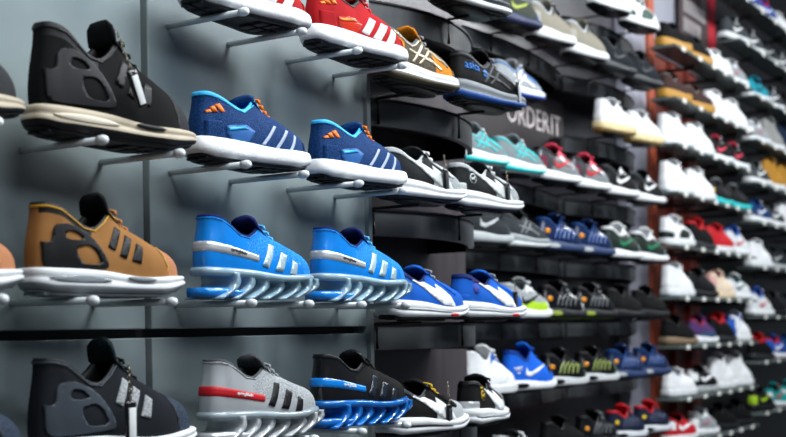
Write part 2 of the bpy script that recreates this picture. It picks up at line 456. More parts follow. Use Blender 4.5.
def blade_runner(up, up2, lining, band, stripe, sole, pad, plate, word, lace):
    F = Form(L=.256, W=.95, hc=.122, dip=.094, ez=.112, tz=.076, tt=.132, tx=.43, heel=.047, mid=.043, fore=.036, toe=.042, spring=.010, toebox=.030, n=44, K=14)
    cr = lambda s: crop(s, 82, 415, F, lambda x: 424+.03*(x-82), 1942)
    ov = []
    for q in ('252,262 266,268 240,334 224,326', '280,286 293,296 277,346 259,340', '307,310 320,322 314,356 296,352'):
        ov.append(('stripe', stripe, cr(q), .0016, V_ONE))
    ov.append(('heel_word', word, ('text', 'springblade', .0072, .058, .0715, -.18), .0026, V_ONE))
    def at(t, dz):
        x = F.up(t, .5, -1).x; z = .0785-.17*max(0, x-.01)+dz*(1-x*3.2); a, b = 0, 1
        for _ in range(14):
            m = (a+b)/2
            if F.up(t, m, -1).z < z: a = m
            else: b = m
        return a
    bands = [('heel_band', band, -.43, .43, lambda t: at(t, -.0085), lambda t: at(t, .0085), .0018),
             ('topline_trim', up2, -.60, .60, .95, 1.0, .0010)]
    zone = lambda x, z, v, sd, t: 1 if (.36 < t < .9 and .25 < v < .85) or t > .7 else 0
    return make_shoe(F, cols(up, lining, lining, lace, plate, plate), ov, bands, 'sneaker', zone, (up2,), blades=(sole, pad), lacecfg=(6, .0022))

def cat_logo(F, cx, cz, r, mt):
    ring = []
    n = 18; o = []
    for k in range(n+1):
        a = 2*math.pi*k/n; o.append((cx+r*math.cos(a)*1.0, cz+r*math.sin(a)))
    for k in range(n+1):
        a = 2*math.pi*(n-k)/n; o.append((cx+r*.84*math.cos(a)+1e-5, cz+r*.84*math.sin(a)))
    cat = [(-.6, -.25), (-.35, -.5), (-.3, -.35), (-.15, -.1), (.05, -.1), (.12, -.45), (.3, -.42), (.22, 0), (.45, .25), (.62, .35), (.5, .52), (.25, .38), (-.1, .15), (-.4, .02), (-.75, .3), (-.8, .2)]
    return [('logo', mt, o[:n+1][:-1], .0008, V_ONE)], [(cx+a*r*.8, cz+b*r*.8) for a, b in cat]

def strip_runner(up, toe, strip, lining, mid, out, lace, acc=None, logo=None, overlay=None, midline=None):
    F = Form(L=.245, W=.93, osc=(.86, .92), hc=.090, dip=.070, ez=.092, tz=.058, tt=.106, heel=.038, mid=.032, fore=.022, toe=.030, spring=.014, toebox=.030, n=36, K=12, flare=.006,
             prof=[(.1, 0), (1.1, .08), (1.3, .38), (.6, .48), (1.1, .56), (.9, .9), (.4, 1.0)])
    L = F.L
    ov = [('side_strip', strip, [(.055, .092), (.085, .090), (.12, .070), (.155, .048), (.185, .032), (.205, .030), (.19, .046), (.165, .064), (.14, .080), (.115, .092), (.10, .082), (.07, .098)], .0018, V_ONE)]
    ov = [('side_strip', strip, [(.062, .080), (.10, .066), (.135, .046), (.165, .030), (.20, .027), (.186, .048), (.162, .066), (.148, .074), (.146, .062), (.115, .074), (.075, .088)], .0018, V_ONE),
          ('eyestay', overlay or strip, [(.135, .094), (.150, .086), (.178, .066), (.206, .050), (.214, .056), (.195, .068), (.165, .090), (.146, .104)], .0014, V_ONE)]
    if logo:
        ov.append(('logo', logo, [(.052+.0115*math.cos(a*.35), .068+.0115*math.sin(a*.35)) for a in range(18)], .0006, V_ONE))
        ov.append(('logo_disc', up, [(.052+.0095*math.cos(a*.35), .068+.0095*math.sin(a*.35)) for a in range(18)], .0010, V_ONE))
        cat = [(-.6, -.25), (-.35, -.5), (-.3, -.35), (-.15, -.1), (.05, -.1), (.12, -.45), (.3, -.42), (.22, 0), (.45, .25), (.62, .35), (.5, .52), (.25, .38), (-.1, .15), (-.4, .02), (-.75, .3), (-.8, .2)]
        ov.append(('logo_cat', logo, [(.052+a*.0105, .068+b*.0095) for a, b in cat], .0015, V_ONE))
        ov.append(('logo_word', logo, ('text', 'PUMA', .0085, .052, .085, 0), .0012, V_ONE))
    zone = lambda x, z, v, sd, t: 1 if t > .70 or (t > .50 and v < .32) else 0
    bands = [('collar_trim', lining, -.42, .42, .88, 1.0, .0012), ('heel_overlay', overlay or up, -.20, .20, 0, .30, .0014)]
    w = []
    if midline: w.append((.04, .62, .42, .56, midline, 'sole_line'))
    if acc: w.append((.60, .68, .04, .36, acc, 'sole_spot'))
    return make_shoe(F, cols(up, lining, up, lace, mid, out), ov, bands, 'sneaker', zone, (toe,), window=w, lacecfg=(5, .0026))

def gel_runner(up, over, lining, mid, low, out, word, lace, toe=None, side=None, txt='asics', midz=None):
    F = Form(L=.250, W=.93, osc=(.862, .95), hc=.100, dip=.078, ez=.100, tz=.060, tt=.122, heel=.044, mid=.036, fore=.028, toe=.034, spring=.012, toebox=.028, n=36, K=12, flare=.006,
             prof=[(.2, 0), (1.2, .1), (1.2, .38), (.5, .46), (1.2, .6), (.8, .92), (.4, 1.0)])
    s = side or over
    ov = [('side_line', s, [(.085, .046), (.092, .046), (.150, .094), (.142, .096)], .0014, V_ONE), ('side_line', s, [(.110, .046), (.117, .046), (.172, .084), (.165, .087)], .0014, V_ONE),
          ('side_line', s, [(.080, .072), (.082, .066), (.150, .056), (.186, .040), (.190, .044), (.152, .062)], .0014, V_ONE),
          ('eyestay', over, [(.130, .098), (.150, .084), (.185, .062), (.214, .050), (.220, .056), (.195, .070), (.162, .094), (.142, .108)], .0014, V_ONE)]
    if word: ov += [('heel_word', word, ('text', txt, .027, .047, .078, -.08), .0014, V_ONE), ('side_flash', word, [(.082, .070), (.096, .076), (.112, .066), (.104, .058), (.088, .060)], .0012, V_ONE)]
    bands = [('collar_trim', over, -.45, .45, .86, 1.0, .0014), ('toe_guard', over, .76, .999, 0, .34, .0014)]
    return make_shoe(F, cols(up, lining, up, lace, mid, out), ov, bands, 'sneaker', (lambda x, z, v, sd, t: 1 if .30 < t < .56 and v > .12 else 0) if midz else None, (midz,) if midz else (), window=None, lacecfg=(6, .0024),
                     mzone=lambda u, f, sd: 1 if f < .32 else 0, mzmats=(low,))

def air_runner(up, mid, out, lining, lace, flash, window, word=None, toe=None, guard=None, heel=None, stay=None, mid2=None, veins=None, patch=None, H=1.0, L=.246, tongue=None, txt=None, thick=1.0):
    F = Form(L=L, W=.95, osc=(L/.28, .98), hc=.104*H, dip=.080*H, ez=.110*H, tz=.064, tt=.128*H, heel=.036*thick, mid=.031*thick, fore=.024*thick, toe=.032, spring=.012, toebox=.032, n=26, K=10, flare=.006,
             prof=[(.2, 0), (1.1, .1), (1.2, .45), (.8, .85), (.4, 1.0)])
    ov = []
    if flash: ov.append(('side_flash', flash, [(.075, .050), (.100, .044), (.150, .060), (.195, .082), (.145, .068), (.110, .058), (.088, .060), (.082, .072)] if flash is not True else [], .0014, V_ONE))
    if veins:
        for a in range(5):
            x = .06+.026*a; ov.append(('side_vein', veins, [(x, .044), (x+.005, .042), (x+.022, .066), (x+.048, .082-.004*a), (x+.045, .086-.004*a), (x+.014, .068)], .0016, V_ONE))
    if patch: ov.append(('heel_patch', patch, [(.026+.0100*math.cos(a*.52), .066+.0085*math.sin(a*.52)) for a in range(12)], .0018, V_ONE))
    if word: ov.append(('heel_word', word, ('text', txt, .017, .040, .070, .06), .0014, V_ONE)); ov.append(('heel_word', word, ('text', 'AIR', .010, .040, .057, .04), .0014, V_ONE))
    zm = [toe or up, guard or up, heel or up, stay or up]
    def zone(x, z, v, sd, t):
        if stay and v > .74 and .42 < t < .92: return 4
        if toe and t > .74: return 1
        if heel and t < .24 and v < .62: return 3
        if guard and v < .30 and t > .3: return 2
        return 0
    bands = [('collar_trim', lining, -.42, .42, .90, 1.0, .0012)]
    w = [(.07, .30, .22, .72, window, 'air_window')] if window else None
    return make_shoe(F, cols(up, lining, tongue or up, lace, mid, out), ov, bands, 'sneaker', zone, tuple(zm), window=w, lacecfg=(4, .0026),
                     mzone=(lambda u, f, sd: 1 if f < .4 else 0) if mid2 else None, mzmats=(mid2,) if mid2 else ())

def court_shoe(up, mid, out, lining, lace, panel=None, heel=None, stay=None, toe=None, H=1.0, L=.250, kind='sneaker', flash=None, thick=1.0, tongue=None):
    F = Form(L=L, W=.95, osc=(L/.28, 1), hc=.103*H, dip=.090*H if H > 1.2 else .080*H, ez=.106*H, tz=.060, tt=.118*H+.004, tx=.38, heel=.032*thick, mid=.030*thick, fore=.027*thick, toe=.031*thick, spring=.006, toebox=.034, n=26, K=10, flare=.004, lo=.006,
             prof=[(.9, 0), (1.05, .1), (1.05, .8), (.9, .97)])
    ov = []
    if flash: ov.append(('side_flash', flash, [(.070, .058), (.100, .046), (.150, .058), (.200, .074), (.145, .070), (.105, .060), (.080, .072)], .0014, V_ONE))
    ov.append(('side_panel', panel or up, [(.10, .034), (.175, .034), (.195, .056), (.16, .074), (.135, .072), (.11, .060)], .0010, V_ONE)) if not flash else None
    def zone(x, z, v, sd, t):
        if stay and v > .70 and .42 < t: return 2
        if heel and t < .26 and .34 < v < .80: return 1
        if heel and t < .20: return 0
        if toe and t > .76: return 3
        return 0
    bands = [('heel_tab', heel or up, -.09, .09, .55, .99, .0018), ('heel_counter', stay or up, -.30, .30, 0, .34, .0014), ('eyestay', stay or up, .46, .86, .74, .97, .0012)]
    return make_shoe(F, cols(up, lining, tongue or up, lace, mid, out), ov, bands, kind, zone, (heel or up, stay or up, toe or up), lacecfg=(5 if H < 1.2 else 7, .0028))

# ------------------------------------------------------------------ colours
WH = M('#e6e8ea', 'smooth'); WHM = M('#dfe3e6', 'mesh'); WF = M('#eceef0', 'foam'); OW = M('#cfd3d0', 'smooth'); BONE = M('#b9ad98', 'rubber')
BK = M('#0d0e11', 'smooth'); BKM = M('#0b0c0f', 'mesh', '#040506'); BKS = M('#090a0c', 'suede'); BKG = M('#0c0d10', 'gloss'); DG = M('#2b2f33', 'smooth'); DGM = M('#2c3036', 'mesh', '#14171b')
GR = M('#74797c', 'smooth'); GRM = M('#80868a', 'mesh', '#4d5256'); LG = M('#a9aeb0', 'smooth'); LGM = M('#b4b9bb', 'mesh', '#7d8386'); RUB = M('#15161a', 'rubber'); WR = M('#d9dcde', 'rubber')
TAN = M('#93673a', 'suede', '#80572c'); YEL = M('#b98a24', 'smooth'); PEACH = M('#c98b62', 'lines', '#8f5a3c'); WHEAT = M('#ad7d30', 'suede'); WHR = M('#b38432', 'rubber')
NAVY = M('#14284f', 'suede', '#0e1d3d'); NAVM = M('#0d4583', 'mesh', '#082a55'); NAVG = M('#16264a', 'gloss'); BL = M('#0a80dc', 'gloss'); BLM = M('#25a2ea', 'mesh', '#0b6cc2'); CY = M('#35b4f0', 'smooth'); ROY = M('#1358b6', 'suede', '#0d4596')
ORG = M('#f07a22', 'lace'); ORS = M('#ef7a24', 'smooth'); RED = M('#a3151c', 'suede', '#7e0e13'); REDS = M('#b91a24', 'smooth'); REDM = M('#c01a20', 'mesh', '#8e1014'); PINK = M('#e0405a', 'smooth'); DKB = M('#101c52', 'suede')
SIL = M('#c4c8cb', 'silver'); SILM = M('#b9bdbf', 'mesh', '#8a8e91'); TEAL = M('#23b6b8', 'smooth'); DTEAL = M('#16444a', 'suede'); GRN = M('#10734e', 'smooth'); DGRN = M('#17251f', 'smooth'); LIME = M('#a8cf2a', 'smooth'); OLV = M('#8f9a3a', 'smooth')
GOLD = M('#d8b32a', 'smooth'); BRN = M('#3c2a28', 'suede'); CREAM = M('#d8c6a8', 'smooth'); BLUSH = M('#d3a39b', 'suede'); GUM = M('#a5793f', 'rubber'); LWH = M('#e8eaec', 'lace'); LBK = M('#16171a', 'lace'); LGR = M('#8d9194', 'lace'); LGREY2 = M('#5e6468', 'suede')
CLR = M('#bfe2f4', 'clear'); BCLR = M('#1c86ea', 'clear'); WCLR = M('#e2e8ec', 'clear'); SLATE = M('#39475a', 'mesh', '#232c3a'); LRED = M('#d0222c', 'lace'); LTAN = M('#b57a4a', 'lace'); LLB = M('#58b6ea', 'lace'); AMBER = M('#d98a1c', 'gloss'); PURP = M('#7a2f5e', 'mesh', '#243060')

# ------------------------------------------------------------------ prototypes (each built on first use)
P = {
 'cage_black': lambda: cage_runner(BKS, BK, M('#1b1c1f', 'smooth'), M('#17181b', 'smooth'), M('#3a3b3f', 'lines', '#101113'), BONE, RUB, BK, BKS, LBK, M('#d4cbb8', 'smooth'), hs=1.20, L=.275),
 'cage_tan': lambda: cage_runner(TAN, YEL, BK, BK, PEACH, WR, M('#8c9296', 'rubber'), BK, BKS, LTAN, M('#9ea6aa', 'clear')),
 'cage_navy': lambda: cage_runner(M('#171a20', 'suede'), M('#27303a', 'smooth'), M('#3a4149', 'smooth'), SILM, SLATE, WR, RUB, BK, M('#12262a', 'mesh', '#0a1618'), LBK, GR, hs=1.16, L=.275),
 'foam_blue': lambda: foam_runner(NAVM, CY, ORG, M('#a9b6cf', 'smooth'), M('#2a5f9f', 'smooth'), ORS, WF, BK),
 'foam_red': lambda: foam_runner(RED, BK, LRED, WH, M('#c2301e', 'gloss'), ORS, WF, RUB, thin=False),
 'blade_blue': lambda: blade_runner(BL, BLM, DKB, SIL, M('#b9d4de', 'silver'), M('#b4d8ec', 'clear'), BL, CLR, BK, LLB),
 'blade_silver': lambda: blade_runner(SIL, SILM, M('#4b4e52', 'mesh'), REDS, BK, WCLR, SIL, M('#bfd0d8', 'clear'), WH, LGR),
 'blade_black': lambda: blade_runner(M('#111215', 'gloss'), BKM, BK, BL, M('#1d2733', 'gloss'), BCLR, BCLR, BCLR, WH, LBK),
 'strip_dark': lambda: strip_runner(M('#1c2124', 'mesh', '#0e1113'), LGM, M('#c4c9c8', 'smooth'), LG, WR, RUB, LWH, overlay=M('#b5bbba', 'smooth')),
 'strip_heelcat': lambda: strip_runner(M('#1c2124', 'mesh', '#0e1113'), LGM, M('#c4c9c8', 'smooth'), LG, WR, RUB, LWH, overlay=M('#b5bbba', 'smooth'), logo=M('#cfd2d2', 'smooth')),
 'strip_blue': lambda: strip_runner(ROY, ROY, WH, M('#14245c', 'mesh'), WR, RUB, M('#8d9194', 'lace'), acc=REDS, overlay=ROY, midline=LG),
 'strip_blue_cat': lambda: strip_runner(ROY, ROY, WH, M('#14245c', 'mesh'), WR, RUB, M('#8d9194', 'lace'), acc=REDS, overlay=ROY, midline=LG, logo=M('#5a2f7a', 'smooth')),
 'strip_black': lambda: strip_runner(BKS, LG, WH, DG, WR, RUB, M('#c9a62c', 'lace'), overlay=BKS, midline=BK),
 'strip_black_cat': lambda: strip_runner(BKS, LG, WH, BK, WR, RUB, LBK, overlay=SIL, midline=LG, logo=GOLD),
 'gel_orange': lambda: gel_runner(M('#d98712', 'mesh', '#b56a0c'), M('#8b8069', 'silver'), LGREY2, WR, M('#3a3526', 'rubber'), RUB, None, LGR, side=M('#b9ad92', 'silver'), midz=M('#5f5646', 'mesh', '#3c362c')),
 'gel_black': lambda: gel_runner(BKM, M('#24282c', 'smooth'), BK, M('#6d7377', 'rubber'), M('#16407e', 'rubber'), RUB, M('#2a6fc0', 'smooth'), LGR, side=DG),
 'gel_multi': lambda: gel_runner(M('#9fa4a8', 'mesh'), M('#3f6fa8', 'smooth'), LGM, WR, M('#20408e', 'rubber'), RUB, None, LWH, side=WH),
 'gel_navy': lambda: gel_runner(M('#16202c', 'mesh'), BK, BK, M('#1b222b', 'rubber'), M('#cfd6da', 'rubber'), RUB, None, LLB, side=M('#2678b8', 'smooth')),
 'gel_teal': lambda: gel_runner(M('#7f8b8f', 'mesh'), TEAL, LGM, WR, TEAL, M('#cfd4d6', 'rubber'), None, LWH, side=TEAL),
 'gel_gray': lambda: gel_runner(M('#33393d', 'mesh'), DG, BK, M('#8f9698', 'rubber'), M('#c7cccd', 'rubber'), RUB, None, LBK, side=GR),
 'air_royal': lambda: air_runner(M('#1560d0', 'suede', '#1250b4'), WR, RUB, M('#10378c', 'mesh'), M('#174fae', 'lace'), WH, BK, word=WH, txt='NIKE', H=1.15, L=.252),
 'tn_yellow': lambda: air_runner(BKG, M('#b9bdbf', 'rubber'), RUB, BK, LBK, None, BK, toe=M('#6e8f24', 'mesh'), veins=M('#7f8f3c', 'gloss'), patch=AMBER, mid2=M('#d6d9da', 'rubber')),
 'tn_black': lambda: air_runner(BKG, RUB, M('#5d6f2a', 'rubber'), BK, LGR, None, M('#8a9c3a', 'smooth'), veins=M('#44494c', 'gloss'), patch=AMBER),
 'tn_navy': lambda: air_runner(NAVG, M('#24365c', 'rubber'), RUB, NAVM, M('#22396e', 'lace'), None, LG, veins=M('#31528f', 'gloss'), patch=AMBER),
 'tn_red': lambda: air_runner(M('#121c33', 'mesh'), M('#c9cdd1', 'rubber'), RUB, REDS, LRED, None, BK, veins=M('#1d2c4d', 'gloss'), patch=GOLD, tongue=REDS),
 'all_black': lambda: air_runner(BKM, RUB, RUB, BK, LBK, None, None),
 'black_suede': lambda: air_runner(M('#141a20', 'suede'), M('#23272b', 'rubber'), RUB, BK, LBK, DG, None, toe=DGM, H=1.05),
 'air_lime': lambda: air_runner(LGM, WR, RUB, LG, LWH, BK, BK, toe=WHM, guard=LIME, heel=WH, stay=WH),
 'air_white_hi': lambda: court_shoe(WH, WR, RUB, WH, LWH, panel=WH, heel=WH, stay=M('#2f62b5', 'smooth'), H=1.2, L=.235),
 'air_green': lambda: air_runner(DGRN, WR, RUB, WH, LWH, GRN, None, toe=WHM, stay=WH, heel=DGRN, H=1.05, tongue=WH),
 'air_pink': lambda: air_runner(M('#4a4a50', 'silver'), WR, RUB, BK, M('#e0405a', 'lace'), REDS, None, toe=GRM, stay=PINK, heel=M('#6e2b3c', 'suede'), tongue=PINK, guard=GR),
 'air_bw': lambda: air_runner(BKM, WR, RUB, DG, LBK, WH, None, toe=LGM, stay=WH, heel=BK),
 'air_gray': lambda: air_runner(M('#242a2e', 'mesh'), M('#a3a9ab', 'rubber'), RUB, BK, LBK, LG, None, toe=M('#3c4246', 'mesh')),
 'air_greyhigh': lambda: air_runner(M('#8f8a7c', 'mesh'), WR, RUB, LG, LBK, None, None, toe=LGM, stay=BK, heel=M('#97948a', 'smooth'), H=1.08, thick=1.15),
 'grass_gray': lambda: air_runner(M('#3a4038', 'mesh'), M('#2b3150', 'rubber'), RUB, BK, LGR, OLV, None, toe=M('#1e5fc0', 'mesh'), stay=GR),
 'white_cream': lambda: court_shoe(M('#d9dadd', 'smooth'), M('#d9c79a', 'rubber'), M('#b79a5c', 'rubber'), WHM, LWH, H=1.05),
 'white_green': lambda: court_shoe(WH, WR, RUB, WH, LWH, stay=M('#0d3f30', 'smooth'), panel=M('#0d3f30', 'smooth')),
 'white_low': lambda: court_shoe(WH, WR, M('#8fa0ad', 'rubber'), WHM, LWH),
 'white_tall': lambda: court_shoe(WH, WR, M('#7c93a6', 'rubber'), WHM, LWH, H=1.22),
 'white_high': lambda: court_shoe(WH, WR, GR, GRM, LWH, H=1.42, kind='high_top_sneaker'),
 'wheat_black': lambda: court_shoe(BKS, WHR, RUB, BK, LBK, H=.98, kind='ankle_boot', thick=1.35),
 'wheat_brown': lambda: court_shoe(BRN, WHR, M('#5a4a34', 'rubber'), M('#8b8078', 'mesh'), M('#3a2a28', 'lace'), H=1.0, kind='ankle_boot', thick=1.35),
 'wheat_boot': lambda: court_shoe(WHEAT, WR, WR, M('#6b4a1c', 'suede'), LTAN, H=1.5, kind='ankle_boot', thick=1.1),
 'grey_boot': lambda: court_shoe(M('#8e8f8c', 'suede'), WR, WR, DG, LGR, H=1.5, kind='ankle_boot', thick=1.1),
 'navy_boot': lambda: court_shoe(M('#15253c', 'suede'), WR, WR, BK, M('#1d2c4d', 'lace'), H=1.5, kind='ankle_boot', thick=1.1),
 'white_bdots': lambda: court_shoe(WH, WR, RUB, BK, LWH, heel=BK, panel=WH, stay=WH, toe=WHM),
 'bw_gum': lambda: court_shoe(WH, WR, GUM, WHM, LWH, stay=DGRN, panel=DGRN, heel=WH, H=1.1),
 'black_red': lambda: air_runner(BKM, M('#24262a', 'rubber'), RUB, REDS, LRED, None, None, stay=REDS, H=1.12, tongue=REDS),
 'red_high': lambda: court_shoe(REDS, WR, WR, RED, LRED, H=1.12),
 'white_blue': lambda: air_runner(WHM, WR, M('#2a3f6e', 'rubber'), M('#2c55a6', 'mesh'), LWH, M('#c33', 'smooth') if False else REDS, None, stay=M('#2c55a6', 'smooth'), H=1.15, tongue=M('#2c55a6', 'smooth')),
 'black_low': lambda: air_runner(BK, RUB, RUB, BK, LGR, None, None, H=1.05),
 'blush': lambda: court_shoe(M('#d9c7b0', 'suede'), CREAM, CREAM, BLUSH, M('#d8c6a8', 'lace'), heel=BLUSH, H=1.12),
 'white_teal': lambda: air_runner(WHM, WR, M('#1b4f58', 'rubber'), DTEAL, LWH, DTEAL, None, heel=WH, stay=DTEAL, tongue=WH),
 'black_taupe': lambda: air_runner(BKS, M('#7a6650', 'rubber'), M('#7a6650', 'rubber'), BK, LBK, None, None),
 'rainbow': lambda: air_runner(PURP, WR, WR, M('#a03048', 'mesh'), M('#8a4a9c', 'lace'), None, None, toe=M('#36506e', 'mesh'), stay=M('#7a2f5e', 'smooth'), guard=M('#31506e', 'mesh')),
 'red_black': lambda: court_shoe(REDS, WR, WR, BK, LBK, heel=WH, panel=BK, flash=WH),
 'white_blue_hi': lambda: court_shoe(WH, WR, WR, M('#2359b4', 'smooth'), LWH, heel=M('#2359b4', 'smooth'), stay=M('#2359b4', 'smooth'), H=1.25),
 'black_white': lambda: court_shoe(BK, LG, LG, BK, LWH, heel=WH, flash=WH),
 'white_gray': lambda: air_runner(LGM, WR, WR, WHM, LWH, M('#9b6a78', 'smooth'), None, heel=WH, stay=WH),
 'teal_black': lambda: air_runner(BK, TEAL, RED, BK, LBK, None, None, patch=GOLD, stay=BK, heel=M('#1b1c20', 'gloss'), tongue=LGM),
 'black_pinkflash': lambda: air_runner(BKM, M('#dfe5ea', 'rubber'), M('#6e8498', 'rubber'), BK, LWH, PINK, None, tongue=PINK, stay=DGRN),
 'blue_red': lambda: air_runner(M('#1f55b4', 'mesh'), WR, REDS, REDS, LRED, WH, None, stay=REDS, guard=M('#17337a', 'smooth')),
 'teal_run': lambda: air_runner(M('#1795a8', 'mesh'), WR, RUB, M('#123c50', 'mesh'), M('#3fb0ea', 'lace'), BK, None, stay=BK),
 'navy_white': lambda: air_runner(NAVM, WR, WR, NAVM, LWH, WH, None),
 'gray_white': lambda: air_runner(M('#3c4145', 'mesh'), WR, RUB, BK, LWH, WH, None, stay=LG),
 'multi_bright': lambda: air_runner(M('#159a98', 'mesh'), WR, REDS, BK, LRED, REDS, None, heel=WH, stay=BK),
 'black_lime': lambda: air_runner(BK, RUB, RUB, BK, LBK, LIME, None, heel=LIME),
}
DESC = {
 'cage_black': 'black runner with bone sole and moulded heel cage', 'cage_tan': 'tan suede runner with three black stripes', 'cage_navy': 'black and slate runner with three grey stripes',
 'foam_blue': 'navy mesh runner with orange laces, thick white foam sole', 'foam_red': 'red suede runner with white stripes, white foam sole',
 'blade_blue': 'glossy blue runner on bladed sole, silver heel band', 'blade_silver': 'silver runner on bladed sole, red heel band', 'blade_black': 'black runner on clear blue bladed sole',
 'strip_dark': 'charcoal runner with pale grey toe and strip', 'strip_heelcat': 'charcoal runner with grey toe and round heel emblem', 'strip_blue': 'royal blue runner with white side strip', 'strip_blue_cat': 'royal blue runner with purple heel emblem',
 'strip_black': 'black runner with white strip and yellow laces', 'strip_black_cat': 'black runner with yellow cat emblem on heel', 'gel_orange': 'orange and bronze running shoe on white sole',
 'gel_black': 'black running shoe with blue heel lettering', 'gel_multi': 'grey and blue running shoe', 'gel_navy': 'dark navy running shoe with blue lines', 'gel_teal': 'grey and turquoise running shoe', 'gel_gray': 'dark grey running shoe, pale sole',
 'air_royal': 'bright blue sneaker with white heel lettering', 'tn_yellow': 'black sneaker with lime veins, amber heel patch', 'tn_black': 'glossy black sneaker with amber heel patch', 'tn_navy': 'navy sneaker with amber heel patch', 'tn_red': 'dark navy sneaker with red tongue',
 'all_black': 'plain black mesh sneaker', 'black_suede': 'dark suede sneaker with black sole', 'air_lime': 'white sneaker with lime green edge', 'air_white_hi': 'white high top with blue lace stay', 'air_green': 'dark green sneaker with white tongue and toe',
 'air_pink': 'grey sneaker with pink laces and tongue', 'air_bw': 'black and white mesh sneaker', 'air_gray': 'charcoal sneaker with grey sole', 'air_greyhigh': 'grey knit sneaker on chunky white sole', 'grass_gray': 'dark olive sneaker with blue toe',
 'white_cream': 'white sneaker on cream sole', 'white_green': 'white and dark green sneaker', 'white_low': 'plain white low sneaker', 'white_tall': 'white leather mid sneaker', 'white_high': 'white high top with grey lining',
 'wheat_black': 'black boot on thick wheat sole', 'wheat_brown': 'brown boot on thick wheat sole', 'wheat_boot': 'wheat suede boot on white sole', 'grey_boot': 'grey suede boot on white sole', 'navy_boot': 'navy suede boot on white sole',
 'white_bdots': 'white sneaker with black heel tab', 'bw_gum': 'white and dark green sneaker on gum sole', 'black_red': 'black sneaker with red collar', 'red_high': 'red sneaker on white sole', 'white_blue': 'white mesh sneaker with blue tongue',
 'black_low': 'black low sneaker', 'blush': 'cream and blush pink sneaker', 'white_teal': 'white sneaker with dark teal collar', 'black_taupe': 'black sneaker on taupe sole', 'rainbow': 'purple and blue knit sneaker on white sole', 'red_black': 'red sneaker with white heel and flash',
 'white_blue_hi': 'white mid sneaker with blue heel', 'black_white': 'black sneaker with white heel and flash', 'white_gray': 'pale grey sneaker on white sole', 'teal_black': 'black sneaker on turquoise sole', 'black_pinkflash': 'black sneaker with pink flash on pale sole',
 'blue_red': 'blue sneaker with red collar', 'teal_run': 'turquoise running shoe', 'navy_white': 'navy sneaker on white sole', 'gray_white': 'grey sneaker with white flash', 'multi_bright': 'turquoise and red sneaker', 'black_lime': 'black sneaker with lime heel',
}
_built = {}
ORD = ['first', 'second', 'third', 'fourth', 'fifth', 'sixth', 'seventh', 'eighth', 'ninth', 'tenth', 'eleventh']
def put(key, t, D, z, yaw, label, group):
    if key not in _built: _built[key] = o = P[key]()
    else: o = dup(_built[key])
    boot = 'boot' in DESC[key]; o.name = 'ankle_boot' if boot else 'sneaker'
    o.location = (t, D, z); o.rotation_euler = (0, 0, math.radians(yaw)); tag(o, label, 'boot' if boot else 'shoe', group); return o

# ------------------------------------------------------------------ wall bays
D1, D3, D4 = 1.178, 1.58, 1.62
board = surf('satin_board', '#8f9b9c', '#78868a', .24, (1, 1, 1), .03, 3, coat=.15)
slot_dark = surf('slot_black', '#08090a', '#0e1011', .6)
darkwall = surf('smoked_panel', '#1c1b20', '#2a2730', .28, (6, 1, .4), .06, 3)
railm = surf('rail_grey', '#44474a', '#3a3d40', .42, (1, 1, 6), .04, 8)
brackm = surf('bracket_black', '#0b0c0d', '#121314', .4)
pegm = surf('peg_white', '#c9d0d2', '#b9c1c4', .3, coat=.3)
redwood = surf('red_wood', '#5a221a', '#7c3323', .42, (1, 1, .3), .08, 6)
orangem = surf('orange_side', '#b4502c', '#9c4325', .5, bump=.03)
lilac = surf('lilac_board', '#8e8f9c', '#a3a4b0', .45, bump=.03)
glassm = surf('shelf_glass', '#525b5a', '#606a68', .2, bump=.02)
labelm = surf('price_white', '#e9e9e4', '#dedfd8', .5)
floorm = surf('floor_tile', '#3a3b3d', '#47484a', .3, bump=.03)

def struct(name, bm, m, smooth=False, parent=None):
    o = link_mesh(name, bm, m, parent, smooth)
    if not parent: o['kind'] = 'structure'
    return o
def sbox(name, m, *a, bev=0):
    bm = bmesh.new(); box(bm, *a, bev); return struct(name, bm, m)
sbox('floor', floorm, -1.5, 9.0, -2.5, 1.95, -.1, 0)
sbox('wall_back', surf('smoked_brown', '#3b363a', '#4a4448', .35, (6, 1, .5), .06, 3), -.3, 2.70, 1.46, 1.53, 0, 3.2)
sbox('wall_return', darkwall, 2.66, 2.72, 1.53, 1.80, 0, 3.2)
sbox('wall_rear', darkwall, 2.66, 4.64, 1.80, 1.87, 0, 3.2)
sbox('trim_pale', lilac, 4.64, 4.87, 1.755, 1.87, 0, 3.2, bev=.004)
sbox('trim_orange', orangem, 4.87, 4.94, 1.74, 1.87, 0, 3.2, bev=.004)
sbox('wall_red', redwood, 4.94, 5.75, 1.82, 1.89, 0, 3.2)
sbox('wall_upper', lilac, 4.94, 5.75, 1.805, 1.82, EYE+1.20, 3.2)
sbox('wall_far', surf('far_dark', '#121113', '#1c1a1c', .4, (6, 1, .6)), 5.75, 9.0, 1.82, 1.89, 0, 3.2)
for x in (5.10, 5.33, 5.56):
    sbox('trim_batten', redwood, x-.012, x+.012, 1.795, 1.82, 0, EYE+1.19)
# grey boards of the near bay: each board stands proud of the dark slots between them
k = 0
for (xa, xb) in ((.30, .80), (.806, 1.336), (1.350, 1.945)):
    for (za, zb) in ((.74, EYE-.009), (EYE+.004, EYE+.95), (.25, .728)):
        sbox('wall_board', board, xa, xb, 1.27, 1.292, za, zb, bev=.002)
sbox('wall_core', slot_dark, -.3, 1.93, 1.292, 1.46, 0, 3.2)
sbox('trim_edge', surf('edge_grey', '#7d8788', '#8b9495', .4), 1.945, 1.957, 1.262, 1.46, 0, 3.2)

